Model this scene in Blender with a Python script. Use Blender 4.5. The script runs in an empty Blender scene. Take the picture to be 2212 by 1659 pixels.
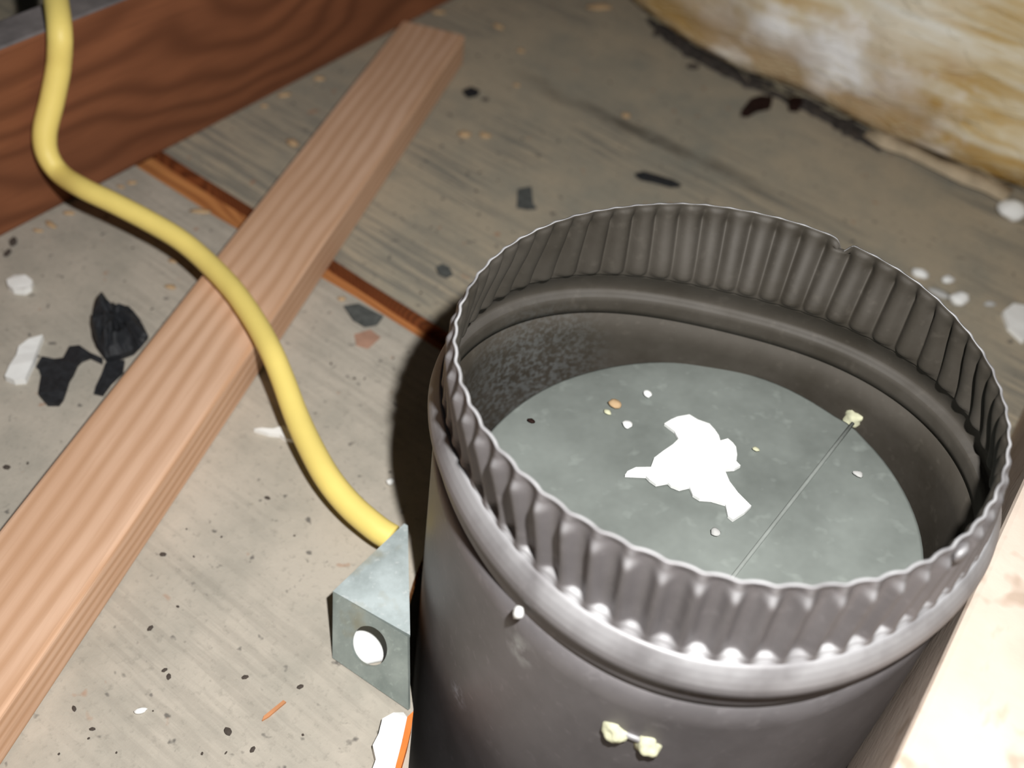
import bpy, bmesh, math, random
from mathutils import Vector, Matrix, noise

random.seed(7)
SC = bpy.context.scene
COL = SC.collection
V = Vector

# ------------------------------------------------------------------ camera, world, flash, exposure
CAM = V((-0.09436, -0.19639, 0.32129))
ROT = Matrix(((0.99198, -0.033947, -0.121752), (-0.059794, 0.72262, -0.688655), (0.111358, 0.690412, 0.714794)))
FPX, PW, PH = 2276.0, 2212.0, 1659.0
cam = bpy.data.cameras.new('camera')
cam.sensor_width = 36.0
cam.lens = 36.0 * FPX / PW
cam.clip_start = 0.01
cam.dof.use_dof = True
cam.dof.focus_distance = 0.32
cam.dof.aperture_fstop = 8.5
cam_o = bpy.data.objects.new('camera', cam)
cam_o.matrix_world = Matrix.Translation(CAM) @ ROT.to_4x4()
COL.objects.link(cam_o)
SC.camera = cam_o

world = bpy.data.worlds.new('attic_dark')
SC.world = world
world.use_nodes = True
world.node_tree.nodes['Background'].inputs[0].default_value = (0.9, 0.95, 1.0, 1)
world.node_tree.nodes['Background'].inputs[1].default_value = 0.012

fl = bpy.data.lights.new('camera_flash', 'POINT')          # the camera's own flash, right of and above its lens
fl.energy = 8.8
fl.color = (1.0, 0.985, 0.955)
fl.shadow_soft_size = 0.005
fl_o = bpy.data.objects.new('camera_flash', fl)
fl_o.location = CAM + ROT @ V((0.043, 0.044, 0.0))
COL.objects.link(fl_o)

SC.view_settings.view_transform = 'Standard'
SC.view_settings.look = 'None'
SC.view_settings.exposure = 0.0
SC.view_settings.gamma = 1.0
SC.view_settings.use_curve_mapping = False


# ------------------------------------------------------------------ helpers
def ray(px, py):
    return ROT @ V(((px - PW / 2) / FPX, -(py - PH / 2) / FPX, -1.0))


def at(px, py, z=0.0):
    """world point at height z that the photograph shows at pixel (px, py)"""
    d = ray(px, py)
    return CAM + d * ((z - CAM.z) / d.z)


def at_plane(px, py, o, n):
    d = ray(px, py)
    return CAM + d * ((o - CAM).dot(n) / d.dot(n))


def px_size(p):
    """metres per photo pixel at a world point"""
    return -(ROT.transposed() @ (p - CAM)).z / FPX


def link(name, me, mats=None, parent=None):
    o = bpy.data.objects.new(name, me)
    COL.objects.link(o)
    if mats:
        for m in (mats if isinstance(mats, (list, tuple)) else [mats]):
            me.materials.append(m)
    if parent:
        o.parent = parent
    return o


def tag(o, label, cat, group=None):
    o['label'] = label
    o['category'] = cat
    if group:
        o['group'] = group
    return o


def thing(name, label, cat, loc=(0, 0, 0)):
    o = bpy.data.objects.new(name, None)
    o.empty_display_size = 0.02
    COL.objects.link(o)
    o.location = loc
    return tag(o, label, cat)


def bm_obj(name, bm, mats=None, parent=None, smooth=False):
    me = bpy.data.meshes.new(name)
    bmesh.ops.recalc_face_normals(bm, faces=bm.faces)
    bm.to_mesh(me)
    bm.free()
    if smooth:
        for p in me.polygons:
            p.use_smooth = True
    return link(name, me, mats, parent)


def bevel(o, w, seg=2):
    m = o.modifiers.new('bevel', 'BEVEL')
    m.width = w
    m.segments = seg
    m.limit_method = 'ANGLE'
    m.angle_limit = math.radians(40)


def frame_xyz(origin, x, y):
    x = x.normalized()
    z = x.cross(y).normalized()
    y = z.cross(x)
    return Matrix(((x.x, y.x, z.x, origin.x), (x.y, y.y, z.y, origin.y), (x.z, y.z, z.z, origin.z), (0, 0, 0, 1)))


def prism(name, pts, zt, zb, mats=None, parent=None, side_mat=0):
    bm = bmesh.new()
    a = [bm.verts.new((p[0], p[1], zt)) for p in pts]
    b = [bm.verts.new((p[0], p[1], zb)) for p in pts]
    bm.faces.new(a)
    bm.faces.new(b[::-1])
    n = len(pts)
    for i in range(n):
        f = bm.faces.new((a[i], b[i], b[(i + 1) % n], a[(i + 1) % n]))
        f.material_index = side_mat
    return bm_obj(name, bm, mats, parent)


# ------------------------------------------------------------------ materials
class NT:
    def __init__(self, name, rough=0.8, metal=0.0, spec=0.3):
        self.m = bpy.data.materials.new(name)
        self.m.use_nodes = True
        self.t = self.m.node_tree
        self.b = self.t.nodes['Principled BSDF']
        self.b.inputs['Roughness'].default_value = rough
        self.b.inputs['Metallic'].default_value = metal
        self.b.inputs['Specular IOR Level'].default_value = spec
        self.tc = self.t.nodes.new('ShaderNodeTexCoord')

    def L(self, a, b):
        self.t.links.new(a, b)

    def mapping(self, scale=(1, 1, 1), rot=(0, 0, 0), loc=(0, 0, 0), kind='POINT'):
        m = self.t.nodes.new('ShaderNodeMapping')
        m.vector_type = kind
        m.inputs['Scale'].default_value = scale
        m.inputs['Rotation'].default_value = rot
        m.inputs['Location'].default_value = loc
        self.L(self.tc.outputs['Object'], m.inputs['Vector'])
        return m.outputs['Vector']

    def noise(self, vec, scale, detail=4, rough=0.55, dist=0.0):
        n = self.t.nodes.new('ShaderNodeTexNoise')
        n.inputs['Scale'].default_value = scale
        n.inputs['Detail'].default_value = detail
        n.inputs['Roughness'].default_value = rough
        n.inputs['Distortion'].default_value = dist
        self.L(vec, n.inputs['Vector'])
        return n.outputs['Fac']

    def voronoi(self, vec, scale, rnd=1.0):
        n = self.t.nodes.new('ShaderNodeTexVoronoi')
        n.inputs['Scale'].default_value = scale
        n.inputs['Randomness'].default_value = rnd
        self.L(vec, n.inputs['Vector'])
        return n

    def ramp(self, fac, stops):
        r = self.t.nodes.new('ShaderNodeValToRGB')
        e = r.color_ramp.elements
        while len(e) < len(stops):
            e.new(0.5)
        for i, (p, c) in enumerate(stops):
            e[i].position = p
            e[i].color = c if len(c) == 4 else (*c, 1)
        self.L(fac, r.inputs['Fac'])
        return r.outputs['Color']

    def mask(self, fac, lo, hi):
        m = self.t.nodes.new('ShaderNodeMapRange')
        m.inputs['From Min'].default_value = lo
        m.inputs['From Max'].default_value = hi
        m.clamp = True
        self.L(fac, m.inputs['Value'])
        return m.outputs['Result']

    def math(self, op, a, b=None, c=None):
        n = self.t.nodes.new('ShaderNodeMath')
        n.operation = op
        for i, v in enumerate((a, b, c)):
            if v is None:
                continue
            if isinstance(v, (int, float)):
                n.inputs[i].default_value = v
            else:
                self.L(v, n.inputs[i])
        return n.outputs[0]

    def mix(self, fac, a, b, mode='MIX'):
        n = self.t.nodes.new('ShaderNodeMix')
        n.data_type = 'RGBA'
        n.blend_type = mode
        if isinstance(fac, (int, float)):
            n.inputs[0].default_value = fac
        else:
            self.L(fac, n.inputs[0])
        for i, v in ((6, a), (7, b)):
            if isinstance(v, tuple):
                n.inputs[i].default_value = v if len(v) == 4 else (*v, 1)
            else:
                self.L(v, n.inputs[i])
        return n.outputs[2]

    def sep(self, vec):
        s = self.t.nodes.new('ShaderNodeSeparateXYZ')
        self.L(vec, s.inputs[0])
        return s.outputs

    def color(self, c):
        if isinstance(c, tuple):
            self.b.inputs['Base Color'].default_value = (*c, 1) if len(c) == 3 else c
        else:
            self.L(c, self.b.inputs['Base Color'])
        return self

    def bump(self, h, strength=0.3, dist=0.001):
        n = self.t.nodes.new('ShaderNodeBump')
        n.inputs['Strength'].default_value = strength
        n.inputs['Distance'].default_value = dist
        self.L(h, n.inputs['Height'])
        self.L(n.outputs[0], self.b.inputs['Normal'])
        return self

    def rough(self, f, lo, hi):
        m = self.t.nodes.new('ShaderNodeMapRange')
        m.inputs['To Min'].default_value = lo
        m.inputs['To Max'].default_value = hi
        self.L(f, m.inputs['Value'])
        self.L(m.outputs['Result'], self.b.inputs['Roughness'])
        return self


SDIR = math.radians(139.4)        # direction of the board joints
JDIR = math.radians(51.3)         # direction of the joists
J = V((math.cos(JDIR), math.sin(JDIR), 0))
JN = V((-math.sin(JDIR), math.cos(JDIR), 0))
S = V((math.cos(SDIR), math.sin(SDIR), 0))
SN = V((math.sin(SDIR), -math.cos(SDIR), 0))      # towards the far boards

# two points of the faint scuff line on the far board
SCUFF_A, SCUFF_B = at(1150, 175), at(1660, 420)


def mat_dusty_board(name, c_hi, c_lo, c_grain, grain, scuff=False, seed=0.0):
    n = NT(name, rough=0.95, spec=0.05)
    j0 = V((-0.204, 0.264, 0)) if scuff else V((-0.213, 0.249, 0))
    al = n.mapping(rot=(0, 0, SDIR), loc=(j0.x, j0.y, seed), kind='TEXTURE')       # x runs along the joint
    st = n.mapping(rot=(0, 0, SDIR), scale=(1, 1 / 16, 1), loc=(j0.x, j0.y, seed), kind='TEXTURE')
    off = n.math('ABSOLUTE', n.sep(al)[1])                                          # distance from the open joint
    big = n.noise(al, 7, 3, 0.6)
    mid = n.noise(al, 38, 4, 0.62)
    fine = n.noise(al, 330, 3, 0.7)
    streak = n.noise(st, 19, 3, 0.6)
    col = n.ramp(n.math('ADD', n.math('MULTIPLY', big, 0.5), n.math('MULTIPLY', mid, 0.5)), [(0.36, c_lo), (0.58, c_hi)])
    # raised grain ridges showing through the dust in patches
    gm = n.math('MULTIPLY', n.mask(streak, 0.47, 0.60), n.mask(n.noise(al, 11, 2), 0.45, 0.62))
    near_joint = n.mask(n.math('ADD', off, n.math('MULTIPLY', mid, 0.03)), 0.085, 0.035)
    gm = n.math('MAXIMUM', n.math('MULTIPLY', gm, grain), n.math('MULTIPLY', n.math('MULTIPLY', n.mask(streak, 0.46, 0.56), near_joint), grain))
    col = n.mix(gm, col, c_grain)
    col = n.mix(n.math('MULTIPLY', n.mask(fine, 0.55, 0.72), 0.28), col, tuple(c * 0.45 for c in c_lo))
    col = n.mix(n.math('MULTIPLY', n.mask(n.noise(al, 190, 2), 0.66, 0.74), 0.75), col, (0.09, 0.085, 0.08))
    col = n.mix(n.math('MULTIPLY', n.mask(n.noise(n.mapping(loc=(4, 2, 1)), 90, 2), 0.69, 0.74), 0.6), col, (0.36, 0.17, 0.09))
    if scuff:
        d = (SCUFF_B - SCUFF_A)
        ang = math.atan2(d.y, d.x)
        m = n.t.nodes.new('ShaderNodeMapping')
        m.vector_type = 'TEXTURE'
        m.inputs['Location'].default_value = SCUFF_A
        m.inputs['Rotation'].default_value = (0, 0, ang)
        n.L(n.tc.outputs['Object'], m.inputs['Vector'])
        xyz = n.sep(m.outputs['Vector'])
        wob = n.math('MULTIPLY', n.math('SUBTRACT', n.noise(al, 28, 3), 0.5), 0.016)
        dist = n.math('ABSOLUTE', n.math('ADD', xyz[1], wob))
        ms = n.mask(dist, 0.0085, 0.002)
        en = n.math('MULTIPLY', n.mask(xyz[0], -0.02, 0.03), n.mask(xyz[0], d.length + 0.06, d.length * 0.55))
        ms = n.math('MULTIPLY', n.math('MULTIPLY', ms, en), n.mask(mid, 0.3, 0.55))
        col = n.mix(n.math('MULTIPLY', ms, 0.72), col, (0.085, 0.075, 0.06))
    n.color(col)
    hgt = n.math('ADD', n.math('MULTIPLY', fine, 0.5), n.math('MULTIPLY', streak, 0.8 * grain))
    n.bump(hgt, 0.35, 0.0012)
    return n.m


def mat_wood(name, c_hi, c_lo, c_dark, ring=900, stretch=0.05, off=(0, 0.09, 0.05), warp=0.035, rough=0.75, spec=0.2, contrast=(0.35, 0.65)):
    """length along local x; growth rings around a centre line give long grain and cathedral arches"""
    n = NT(name, rough=rough, spec=spec)
    mp = n.mapping(scale=(stretch, 1, 1), loc=off)
    low = n.noise(n.mapping(scale=(1, 2.2, 2.2), loc=(3.1, 1.7, .3)), 5.5, 2, 0.5)
    xyz = n.sep(mp)
    r = n.math('SQRT', n.math('ADD', n.math('MULTIPLY', xyz[1], xyz[1]), n.math('MULTIPLY', xyz[2], xyz[2])))
    r = n.math('ADD', r, n.math('MULTIPLY', n.math('SUBTRACT', low, 0.5), warp * 2))
    w = n.math('SINE', n.math('MULTIPLY', r, ring))
    w = n.math('MULTIPLY_ADD', w, 0.5, 0.5)
    w = n.math('POWER', w, 1.6)
    fib = n.noise(n.mapping(scale=(0.06, 1, 1)), 420, 3, 0.6)
    blot = n.noise(n.mapping(scale=(0.4, 1, 1)), 26, 3, 0.6)
    col = n.mix(n.mask(blot, contrast[0], contrast[1]), c_lo, c_hi)
    col = n.mix(n.math('MULTIPLY', w, 0.75), col, c_dark)
    col = n.mix(n.math('MULTIPLY', n.mask(fib, 0.5, 0.7), 0.35), col, c_dark)
    n.color(col)
    n.bump(n.math('ADD', n.math('MULTIPLY', fib, 0.6), n.math('MULTIPLY', w, -0.4)), 0.25, 0.0006)
    return n.m


def mat_metal(name, c1, c2, metal=0.8, r0=0.38, r1=0.55, scale=35, rust=None, dust=0.0):
    n = NT(name, metal=metal, spec=0.4)
    v = n.mapping()
    a = n.noise(v, scale, 5, 0.65)
    col = n.mix(n.mask(a, 0.35, 0.65), c1, c2)
    f = n.noise(v, scale * 9, 2)
    col = n.mix(n.math('MULTIPLY', n.mask(f, 0.6, 0.75), 0.25), col, tuple(min(1, c * 1.7) for c in c2))
    if rust:
        col = n.mix(n.math('MULTIPLY', n.mask(n.noise(n.mapping(loc=(2, 5, 1)), scale * 0.8, 3), 0.54, 0.68), 0.7), col, rust)
    if dust:  # pale dust on up-facing metal, also painting in the light its tops catch
        g = n.t.nodes.new('ShaderNodeNewGeometry')
        up = n.sep(g.outputs['True Normal'])[2]
        dust_light = n.math('MULTIPLY', n.mask(up, 0.12, 0.8), n.mask(n.noise(n.mapping(), 60, 3), 0.15, 0.55))
        dust_light = n.math('MULTIPLY', dust_light, dust)
        col = n.mix(dust_light, col, (0.47, 0.47, 0.485))
        n.L(n.math('MULTIPLY_ADD', dust_light, -metal, metal), n.b.inputs['Metallic'])
    n.color(col)
    n.rough(a, r0, r1)
    n.bump(f, 0.06, 0.0004)
    return n.m


def mat_plain(name, c, rough=0.9, var=0.25, scale=90, spec=0.1, metal=0.0):
    n = NT(name, rough=rough, spec=spec, metal=metal)
    a = n.noise(n.mapping(), scale, 4, 0.6)
    n.color(n.mix(n.mask(a, 0.3, 0.7), tuple(x * (1 - var) for x in c), tuple(min(1, x * (1 + var * 0.5)) for x in c)))
    n.bump(a, 0.3, 0.0008)
    return n.m


M_board_near = mat_dusty_board('dusty_near_board', (0.49, 0.445, 0.38), (0.34, 0.32, 0.275), (0.27, 0.245, 0.21), 0.3)
M_board_far = mat_dusty_board('dusty_far_board', (0.425, 0.365, 0.275), (0.30, 0.285, 0.235), (0.235, 0.22, 0.185), 0.85, True, 1.3)
M_edge = mat_wood('raw_board_edge', (0.30, 0.10, 0.035), (0.22, 0.07, 0.025), (0.10, 0.03, 0.012), ring=2600)
M_lath = mat_wood('bare_lath', (0.62, 0.28, 0.095), (0.52, 0.21, 0.07), (0.30, 0.10, 0.033), ring=2400)
M_joist = mat_wood('old_red_pine', (0.26, 0.098, 0.045), (0.20, 0.075, 0.035), (0.125, 0.045, 0.021), ring=520, stretch=0.16, off=(0, 0.07, 0.035), warp=0.05)
M_furring = mat_wood('furring_pine', (0.70, 0.46, 0.32), (0.60, 0.37, 0.24), (0.50, 0.285, 0.165), ring=1500, stretch=0.012, off=(0, 0.05, 0.05), warp=0.006)
M_dusttop = mat_plain('dust_on_joist', (0.20, 0.18, 0.18), var=0.35, scale=60)


def mat_pale_joist():
    n = NT('pale_speckled_wood', rough=0.9, spec=0.1)
    v = n.mapping()
    c = n.mix(n.mask(n.noise(v, 30, 3), 0.35, 0.65), (0.60, 0.49, 0.41), (0.68, 0.575, 0.49))
    c = n.mix(n.math('MULTIPLY', n.mask(n.noise(n.mapping(scale=(.4, 1, 1)), 120, 3), 0.62, 0.72), 0.5), c, (0.50, 0.34, 0.24))
    c = n.mix(n.math('MULTIPLY', n.mask(n.noise(n.mapping(loc=(1, 3, 2)), 75, 2), 0.60, 0.70), 0.6), c, (0.36, 0.26, 0.19))
    n.color(c)
    n.bump(n.noise(v, 200, 3), 0.2, 0.0008)
    return n.m


M_pale = mat_pale_joist()
M_pipe = mat_metal('galvanised_pipe', (0.135, 0.126, 0.130), (0.19, 0.178, 0.184), 0.35, 0.42, 0.56, 28, dust=0.9)
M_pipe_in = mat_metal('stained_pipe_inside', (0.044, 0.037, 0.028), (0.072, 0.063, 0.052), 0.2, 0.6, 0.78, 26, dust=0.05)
M_flap = mat_metal('dusty_damper_steel', (0.15, 0.166, 0.154), (0.25, 0.275, 0.258), 0.15, 0.6, 0.8, 15)
M_bracket = mat_metal('galvanised_bracket', (0.40, 0.46, 0.46), (0.60, 0.68, 0.69), 0.3, 0.42, 0.65, 60, rust=(0.36, 0.30, 0.16))
M_bracket2 = mat_metal('shaded_tarnished_bracket', (0.22, 0.26, 0.245), (0.34, 0.385, 0.36), 0.3, 0.42, 0.65, 60, rust=(0.26, 0.20, 0.08))  # near plate: its darker shade is painted into the metal, with brown tarnish
M_cable = mat_plain('yellow_cable_jacket', (0.90, 0.72, 0.21), rough=0.5, var=0.07, scale=40, spec=0.4)
M_white = mat_plain('white_plaster', (0.86, 0.87, 0.86), var=0.06)
M_grit = mat_plain('pale_grit', (0.50, 0.50, 0.49), var=0.2)
M_tar = mat_plain('black_tar_paper', (0.022, 0.024, 0.028), rough=0.6, var=0.5, scale=300, spec=0.35)
M_greyscrap = mat_plain('grey_felt', (0.10, 0.105, 0.10), var=0.4, scale=250)
M_bark = mat_plain('dark_bark', (0.022, 0.010, 0.008), rough=0.7, var=0.4, scale=300)
M_dirt = mat_plain('grey_dirt', (0.085, 0.07, 0.06), var=0.3)
M_tan = mat_plain('tan_wood_crumb', (0.52, 0.36, 0.21), var=0.25)
M_orange = mat_plain('orange_wood_sliver', (0.75, 0.21, 0.05), var=0.2)
M_putty = mat_plain('pale_yellow_sealant', (0.62, 0.62, 0.44), var=0.3, scale=200)
M_paper = mat_plain('tan_kraft_paper', (0.50, 0.41, 0.29), var=0.3)

# ------------------------------------------------------------------ floor: boards over a lath, joists
floor_pts = [(-1.3, -0.9), (1.4, -0.9), (1.4, 1.7), (-1.3, 1.7)]
floor = prism('floor', floor_pts, -0.14, -0.16, mat_plain('ceiling_plaster', (0.55, 0.52, 0.47), var=0.2))
floor['kind'] = 'structure'
e1 = (V((-0.204, 0.264, 0)), V((-0.077, 0.153, 0)))       # far edge of the open joint
e2 = (V((-0.213, 0.249, 0)), V((-0.081, 0.141, 0)))       # near edge


def jag(p, q, n, amp, seed):
    out = []
    for i in range(n + 1):
        t = i / n
        b = p.lerp(q, t)
        out.append(b + SN * amp * noise.noise(V((t * n * 0.35, seed, 0))))
    return out


def ext(e, a, b):
    d = (e[1] - e[0]).normalized()
    return e[0] - d * a, e[1] + d * b


a1, b1 = ext(e1, 0.75, 0.85)
a2, b2 = ext(e2, 0.75, 0.85)
far = jag(a1, b1, 60, 0.0012, 3.3)
near = jag(a2, b2, 60, 0.0016, 9.1)
prism('floorboard', far + [b1 + SN * 1.0, a1 + SN * 1.0], 0.0, -0.0085, [M_board_far, M_edge], floor, 1)
prism('floorboard', near + [b2 - SN * 0.55, a2 - SN * 0.55], 0.0, -0.0085, [M_board_near, M_edge], floor, 1)
lo = ext(e2, 0.7, 0.8)
bm = bmesh.new()
bmesh.ops.create_cube(bm, size=1)
bmesh.ops.scale(bm, vec=(1.6, 0.045, 0.004), verts=bm.verts)
lath = bm_obj('lath', bm, M_lath, floor)
mid = (e1[0] + e1[1] + e2[0] + e2[1]) / 4
lath.matrix_world = frame_xyz(V((mid.x, mid.y, -0.0105)), S, -SN)


def cut_hole(o, centre, rad, tight=False):
    """saw a round hole for the pipe through a board and keep the result as its mesh"""
    b_ = bmesh.new()
    pts = []
    for i in range(73):                                    # round at the back, squared off towards the near boards
        a = math.radians(-15 + 197 * i / 72)
        pts.append(V((centre[0] + rad * math.cos(a), centre[1] + rad * math.sin(a), 0)))
    if tight:
        pts = [V((centre[0] + rad * math.cos(2 * math.pi * i / 72), centre[1] + rad * math.sin(2 * math.pi * i / 72), 0)) for i in range(72)]
    g0, g1 = at(893, 1532), at(881, 1672)
    pts += [] if tight else [g0, g1, g1 + (g1 - g0).normalized() * 0.05, V((0.02, -0.20, 0)), V((0.10, -0.12, 0))]
    lo_ = [b_.verts.new((p.x, p.y, -0.2)) for p in pts]
    hi_ = [b_.verts.new((p.x, p.y, 0.2)) for p in pts]
    b_.faces.new(lo_[::-1])
    b_.faces.new(hi_)
    for i in range(len(pts)):
        k = (i + 1) % len(pts)
        b_.faces.new((lo_[i], lo_[k], hi_[k], hi_[i]))
    bmesh.ops.recalc_face_normals(b_, faces=b_.faces)
    me = bpy.data.meshes.new('cutter')
    b_.to_mesh(me)
    b_.free()
    me.materials.append(M_lath)
    c = bpy.data.objects.new('cutter', me)
    COL.objects.link(c)
    m = o.modifiers.new('hole', 'BOOLEAN')
    m.object = c
    m.solver = 'EXACT'
    m.material_mode = 'TRANSFER'
    bpy.context.view_layer.update()
    new = bpy.data.meshes.new_from_object(o.evaluated_get(bpy.context.evaluated_depsgraph_get()))
    o.modifiers.remove(m)
    o.data = new
    bpy.data.objects.remove(c)


cut_hole(floor, (0.0, -0.0162), 0.0830, True)
for o in list(floor.children):
    cut_hole(o, (0.0, -0.008), 0.0840)


def joist(name, label, p_face, k_sign, x0, x1, h, w, mats):
    """2x4 on edge: p_face lies on its visible face, body on the k_sign side of it"""
    bm = bmesh.new()
    nx, nz = 60, 6
    bmesh.ops.create_cube(bm, size=1)
    bmesh.ops.scale(bm, vec=(x1 - x0, w, h), verts=bm.verts)
    bmesh.ops.translate(bm, vec=((x0 + x1) / 2, k_sign * w / 2, h / 2), verts=bm.verts)
    for f in bm.faces:
        if f.normal.z > 0.5 and len(mats) > 1:
            f.material_index = 1
    o = bm_obj(name, bm, mats)
    o.matrix_world = frame_xyz(V((p_face.x, p_face.y, 0.0002)), J, JN)
    bevel(o, 0.002, 2)
    return tag(o, label, 'joist')


pL = V((-0.180, 0.3085, 0)) - JN * 0.003
joist('ceiling_joist', 'dark reddish wooden joist with arched grain behind the hanging end of the yellow cable',
      pL, 1, -0.55, 1.15, 0.0845, 0.021, [M_joist, M_dusttop])
pR = at(2080, 1325, 0.0875)
joist('ceiling_joist', 'pale flash-lit wooden joist with brown specks at the right of the metal pipe',
      pR, -1, -0.45, 1.0, 0.0875, 0.040, [M_pale])

# ------------------------------------------------------------------ furring strip lying askew on the boards
BD = V((math.cos(math.radians(70.7)), math.sin(math.radians(70.7)), 0))
BN = V((BD.y, -BD.x, 0))                                   # to its right
bl = V((-0.089, 0.391, 0))                                 # far end of its left edge
bm = bmesh.new()
bmesh.ops.create_cube(bm, size=1)
bmesh.ops.scale(bm, vec=(0.86, 0.0385, 0.019), verts=bm.verts)
strip = bm_obj('furring_strip', bm, M_furring)
strip.matrix_world = frame_xyz(bl - BD * 0.432 + BN * 0.0193 + V((0, 0, 0.0097)), BD, -BN)
bevel(strip, 0.0016, 3)
tag(strip, 'long light brown wooden furring strip lying under the yellow cable', 'wood strip')

# ------------------------------------------------------------------ vent pipe
def tiltm(a, b):
    v = V((a, b, 1)).normalized()
    return V((0, 0, 1)).rotation_difference(v).to_matrix()


ORG = V((0, 0, 0.129626))
T = tiltm(-0.00166, 0.0600)
TR = tiltm(0.01983, 0.00879)
TD = tiltm(-0.11023, -0.00179)
OFF = V((-0.00014, 0.00192, 0))
S1 = (-0.00158, 0.02837, -0.00506, 0.00873)
S2 = (0.0360, -0.02940, 0.04094, 0.03178)
NC = 60                                                    # crimps round the rim
ZC = -0.0272


def oval(a, q):
    return 1 + q[0] * math.cos(2 * a) + q[1] * math.sin(2 * a) + q[2] * math.cos(3 * a) + q[3] * math.sin(3 * a)


def pipe_pt(r, a, z, k):
    """k = 0 body shape, 1 rim shape (the rim is bent a little off the body)"""
    q = [S2[i] * (1 - k) + S1[i] * k for i in range(4)]
    s = oval(a, q)
    p = V((r * s * math.cos(a), r * s * math.sin(a), 0))
    p = p.lerp(TR @ p, k) + OFF * k + V((0, 0, z))
    return T @ p + ORG


pipe = thing('vent_pipe', 'open round galvanised metal vent pipe with crimped rim rising through the boards', 'vent pipe', (0, 0, 0))


def ringmesh(name, rows, na, mat, thick, fn, close_floor=False):
    verts, faces = [], []
    for row in rows:
        for i in range(na):
            verts.append(fn(row, 2 * math.pi * i / na))
    nr = len(rows)
    for j in range(nr - 1):
        for i in range(na):
            i2 = (i + 1) % na
            faces.append((j * na + i, (j + 1) * na + i, (j + 1) * na + i2, j * na + i2))
    me = bpy.data.meshes.new(name)
    me.from_pydata([tuple(v) for v in verts], [], faces)
    for p in me.polygons:
        p.use_smooth = True
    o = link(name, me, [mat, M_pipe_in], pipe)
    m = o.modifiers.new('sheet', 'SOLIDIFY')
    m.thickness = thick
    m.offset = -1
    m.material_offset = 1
    return o


def sm(t):
    t = max(0.0, min(1.0, t))
    return t * t * (3 - 2 * t)


NA = NC * 10
rnd = [random.uniform(0.8, 1.15) for _ in range(NC)]
A_NOTCH = None
pn = at_plane(1826, 520, ORG, V((0, 0, 1)))
A_NOTCH = math.atan2(pn.y, pn.x)


def interp(z, knots):
    for (z0, r0), (z1, r1) in zip(knots, knots[1:]):
        if z >= z1:
            return r0 + (r1 - r0) * sm((z - z0) / (z1 - z0))
    return knots[-1][1]


def crimp_fn(z, a):
    k = sm((z - ZC) / -ZC)
    c = (a * NC / (2 * math.pi)) % NC
    g = 1 - (0.5 + 0.5 * math.cos(2 * math.pi * c)) ** 1.6    # 0 on a narrow ridge, 1 on the broad lands between
    ridge = interp(z, ((0, 0.0762), (-0.0010, 0.0764), (-0.0022, 0.0767), (-0.0060, 0.0781), (-0.0110, 0.0776), (-0.0250, 0.0769), (ZC, 0.0770)))
    land = interp(z, ((0, 0.0757), (-0.0006, 0.0756), (-0.0022, 0.0749), (-0.0080, 0.0748), (-0.0245, 0.0743), (-0.0262, 0.0760), (ZC, 0.0770)))
    gg = g * (0.8 + 0.2 * rnd[int(c)])
    r = ridge * (1 - gg) + land * gg
    zz = z
    if z > -0.003:                                         # small nicks and waviness along the cut edge
        zz += 0.0004 * noise.noise(V((c * 0.31, 2.0, 0)))
        d = (a - A_NOTCH + math.pi) % (2 * math.pi) - math.pi
        zz -= 0.0035 * math.exp(-(d / 0.022) ** 2)
    return pipe_pt(r, a, zz, k)


ringmesh('crimped_end', [0, -0.0006, -0.0010, -0.0014, -0.0018, -0.0022, -0.0028, -0.0034, -0.0040, -0.0045, -0.0052, -0.0060, -0.0070, -0.0085, -0.014, -0.019, -0.0225, -0.0240, -0.0248, -0.0254, -0.0258, -0.0262, -0.0267, ZC], NA, M_pipe, 0.0007, crimp_fn)
prof = [(0.0770, ZC + 0.0003), (0.0777, ZC - 0.0008), (0.0786, ZC - 0.0022), (0.0795, ZC - 0.0040), (0.0802, ZC - 0.0058),
        (0.0805, ZC - 0.0074), (0.0804, ZC - 0.0086), (0.0799, ZC - 0.0096), (0.0788, ZC - 0.0102)]
prof += [(0.0780, -0.0380), (0.0778, -0.0392), (0.0778, -0.0420), (0.0780, -0.0445)]
ringmesh('bead', prof, 240, M_pipe, 0.0007, lambda rz, a: pipe_pt(rz[0], a, rz[1], 0))


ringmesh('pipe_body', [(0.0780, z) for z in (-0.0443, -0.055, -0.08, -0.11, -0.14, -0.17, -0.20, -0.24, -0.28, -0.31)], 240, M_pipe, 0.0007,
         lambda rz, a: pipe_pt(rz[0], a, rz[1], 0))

# damper flap on its pivot rod
DC = T @ V((0, 0, -0.0639)) + ORG
DMat = T @ TD
DN = DMat @ V((0, 0, 1))


def dpt(px, py, lift=0.0):
    return at_plane(px, py, DC + DN * lift, DN)


q0, q1 = dpt(1846, 912), dpt(1690, 1112)
rd_dir = (q1 - q0).normalized()
bm = bmesh.new()
cen = bm.verts.new((0, 0, 0.0))
rows = []
for r in (0.012, 0.024, 0.036, 0.048, 0.060, 0.0700, 0.0711, 0.0711):
    last = len(rows) == 7
    ring = []
    for i in range(96):
        a = 2 * math.pi * i / 96
        p = V((r * math.cos(a), r * math.sin(a), 0))
        z = 0.0006 * noise.noise(p * 40) + (-0.0004 if len(rows) == 6 else 0) + (-0.0016 if last else 0)
        wp = DMat @ p + DC
        s = (wp - q0).dot(DN.cross(rd_dir))                # a soft crease along the rod
        z += 0.0009 * math.exp(-(s / 0.004) ** 2)
        ring.append(bm.verts.new((p.x, p.y, z)))
    rows.append(ring)
for i in range(96):
    bm.faces.new((cen, rows[0][i], rows[0][(i + 1) % 96]))
    for j in range(7):
        bm.faces.new((rows[j][i], rows[j + 1][i], rows[j + 1][(i + 1) % 96], rows[j][(i + 1) % 96]))
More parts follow.
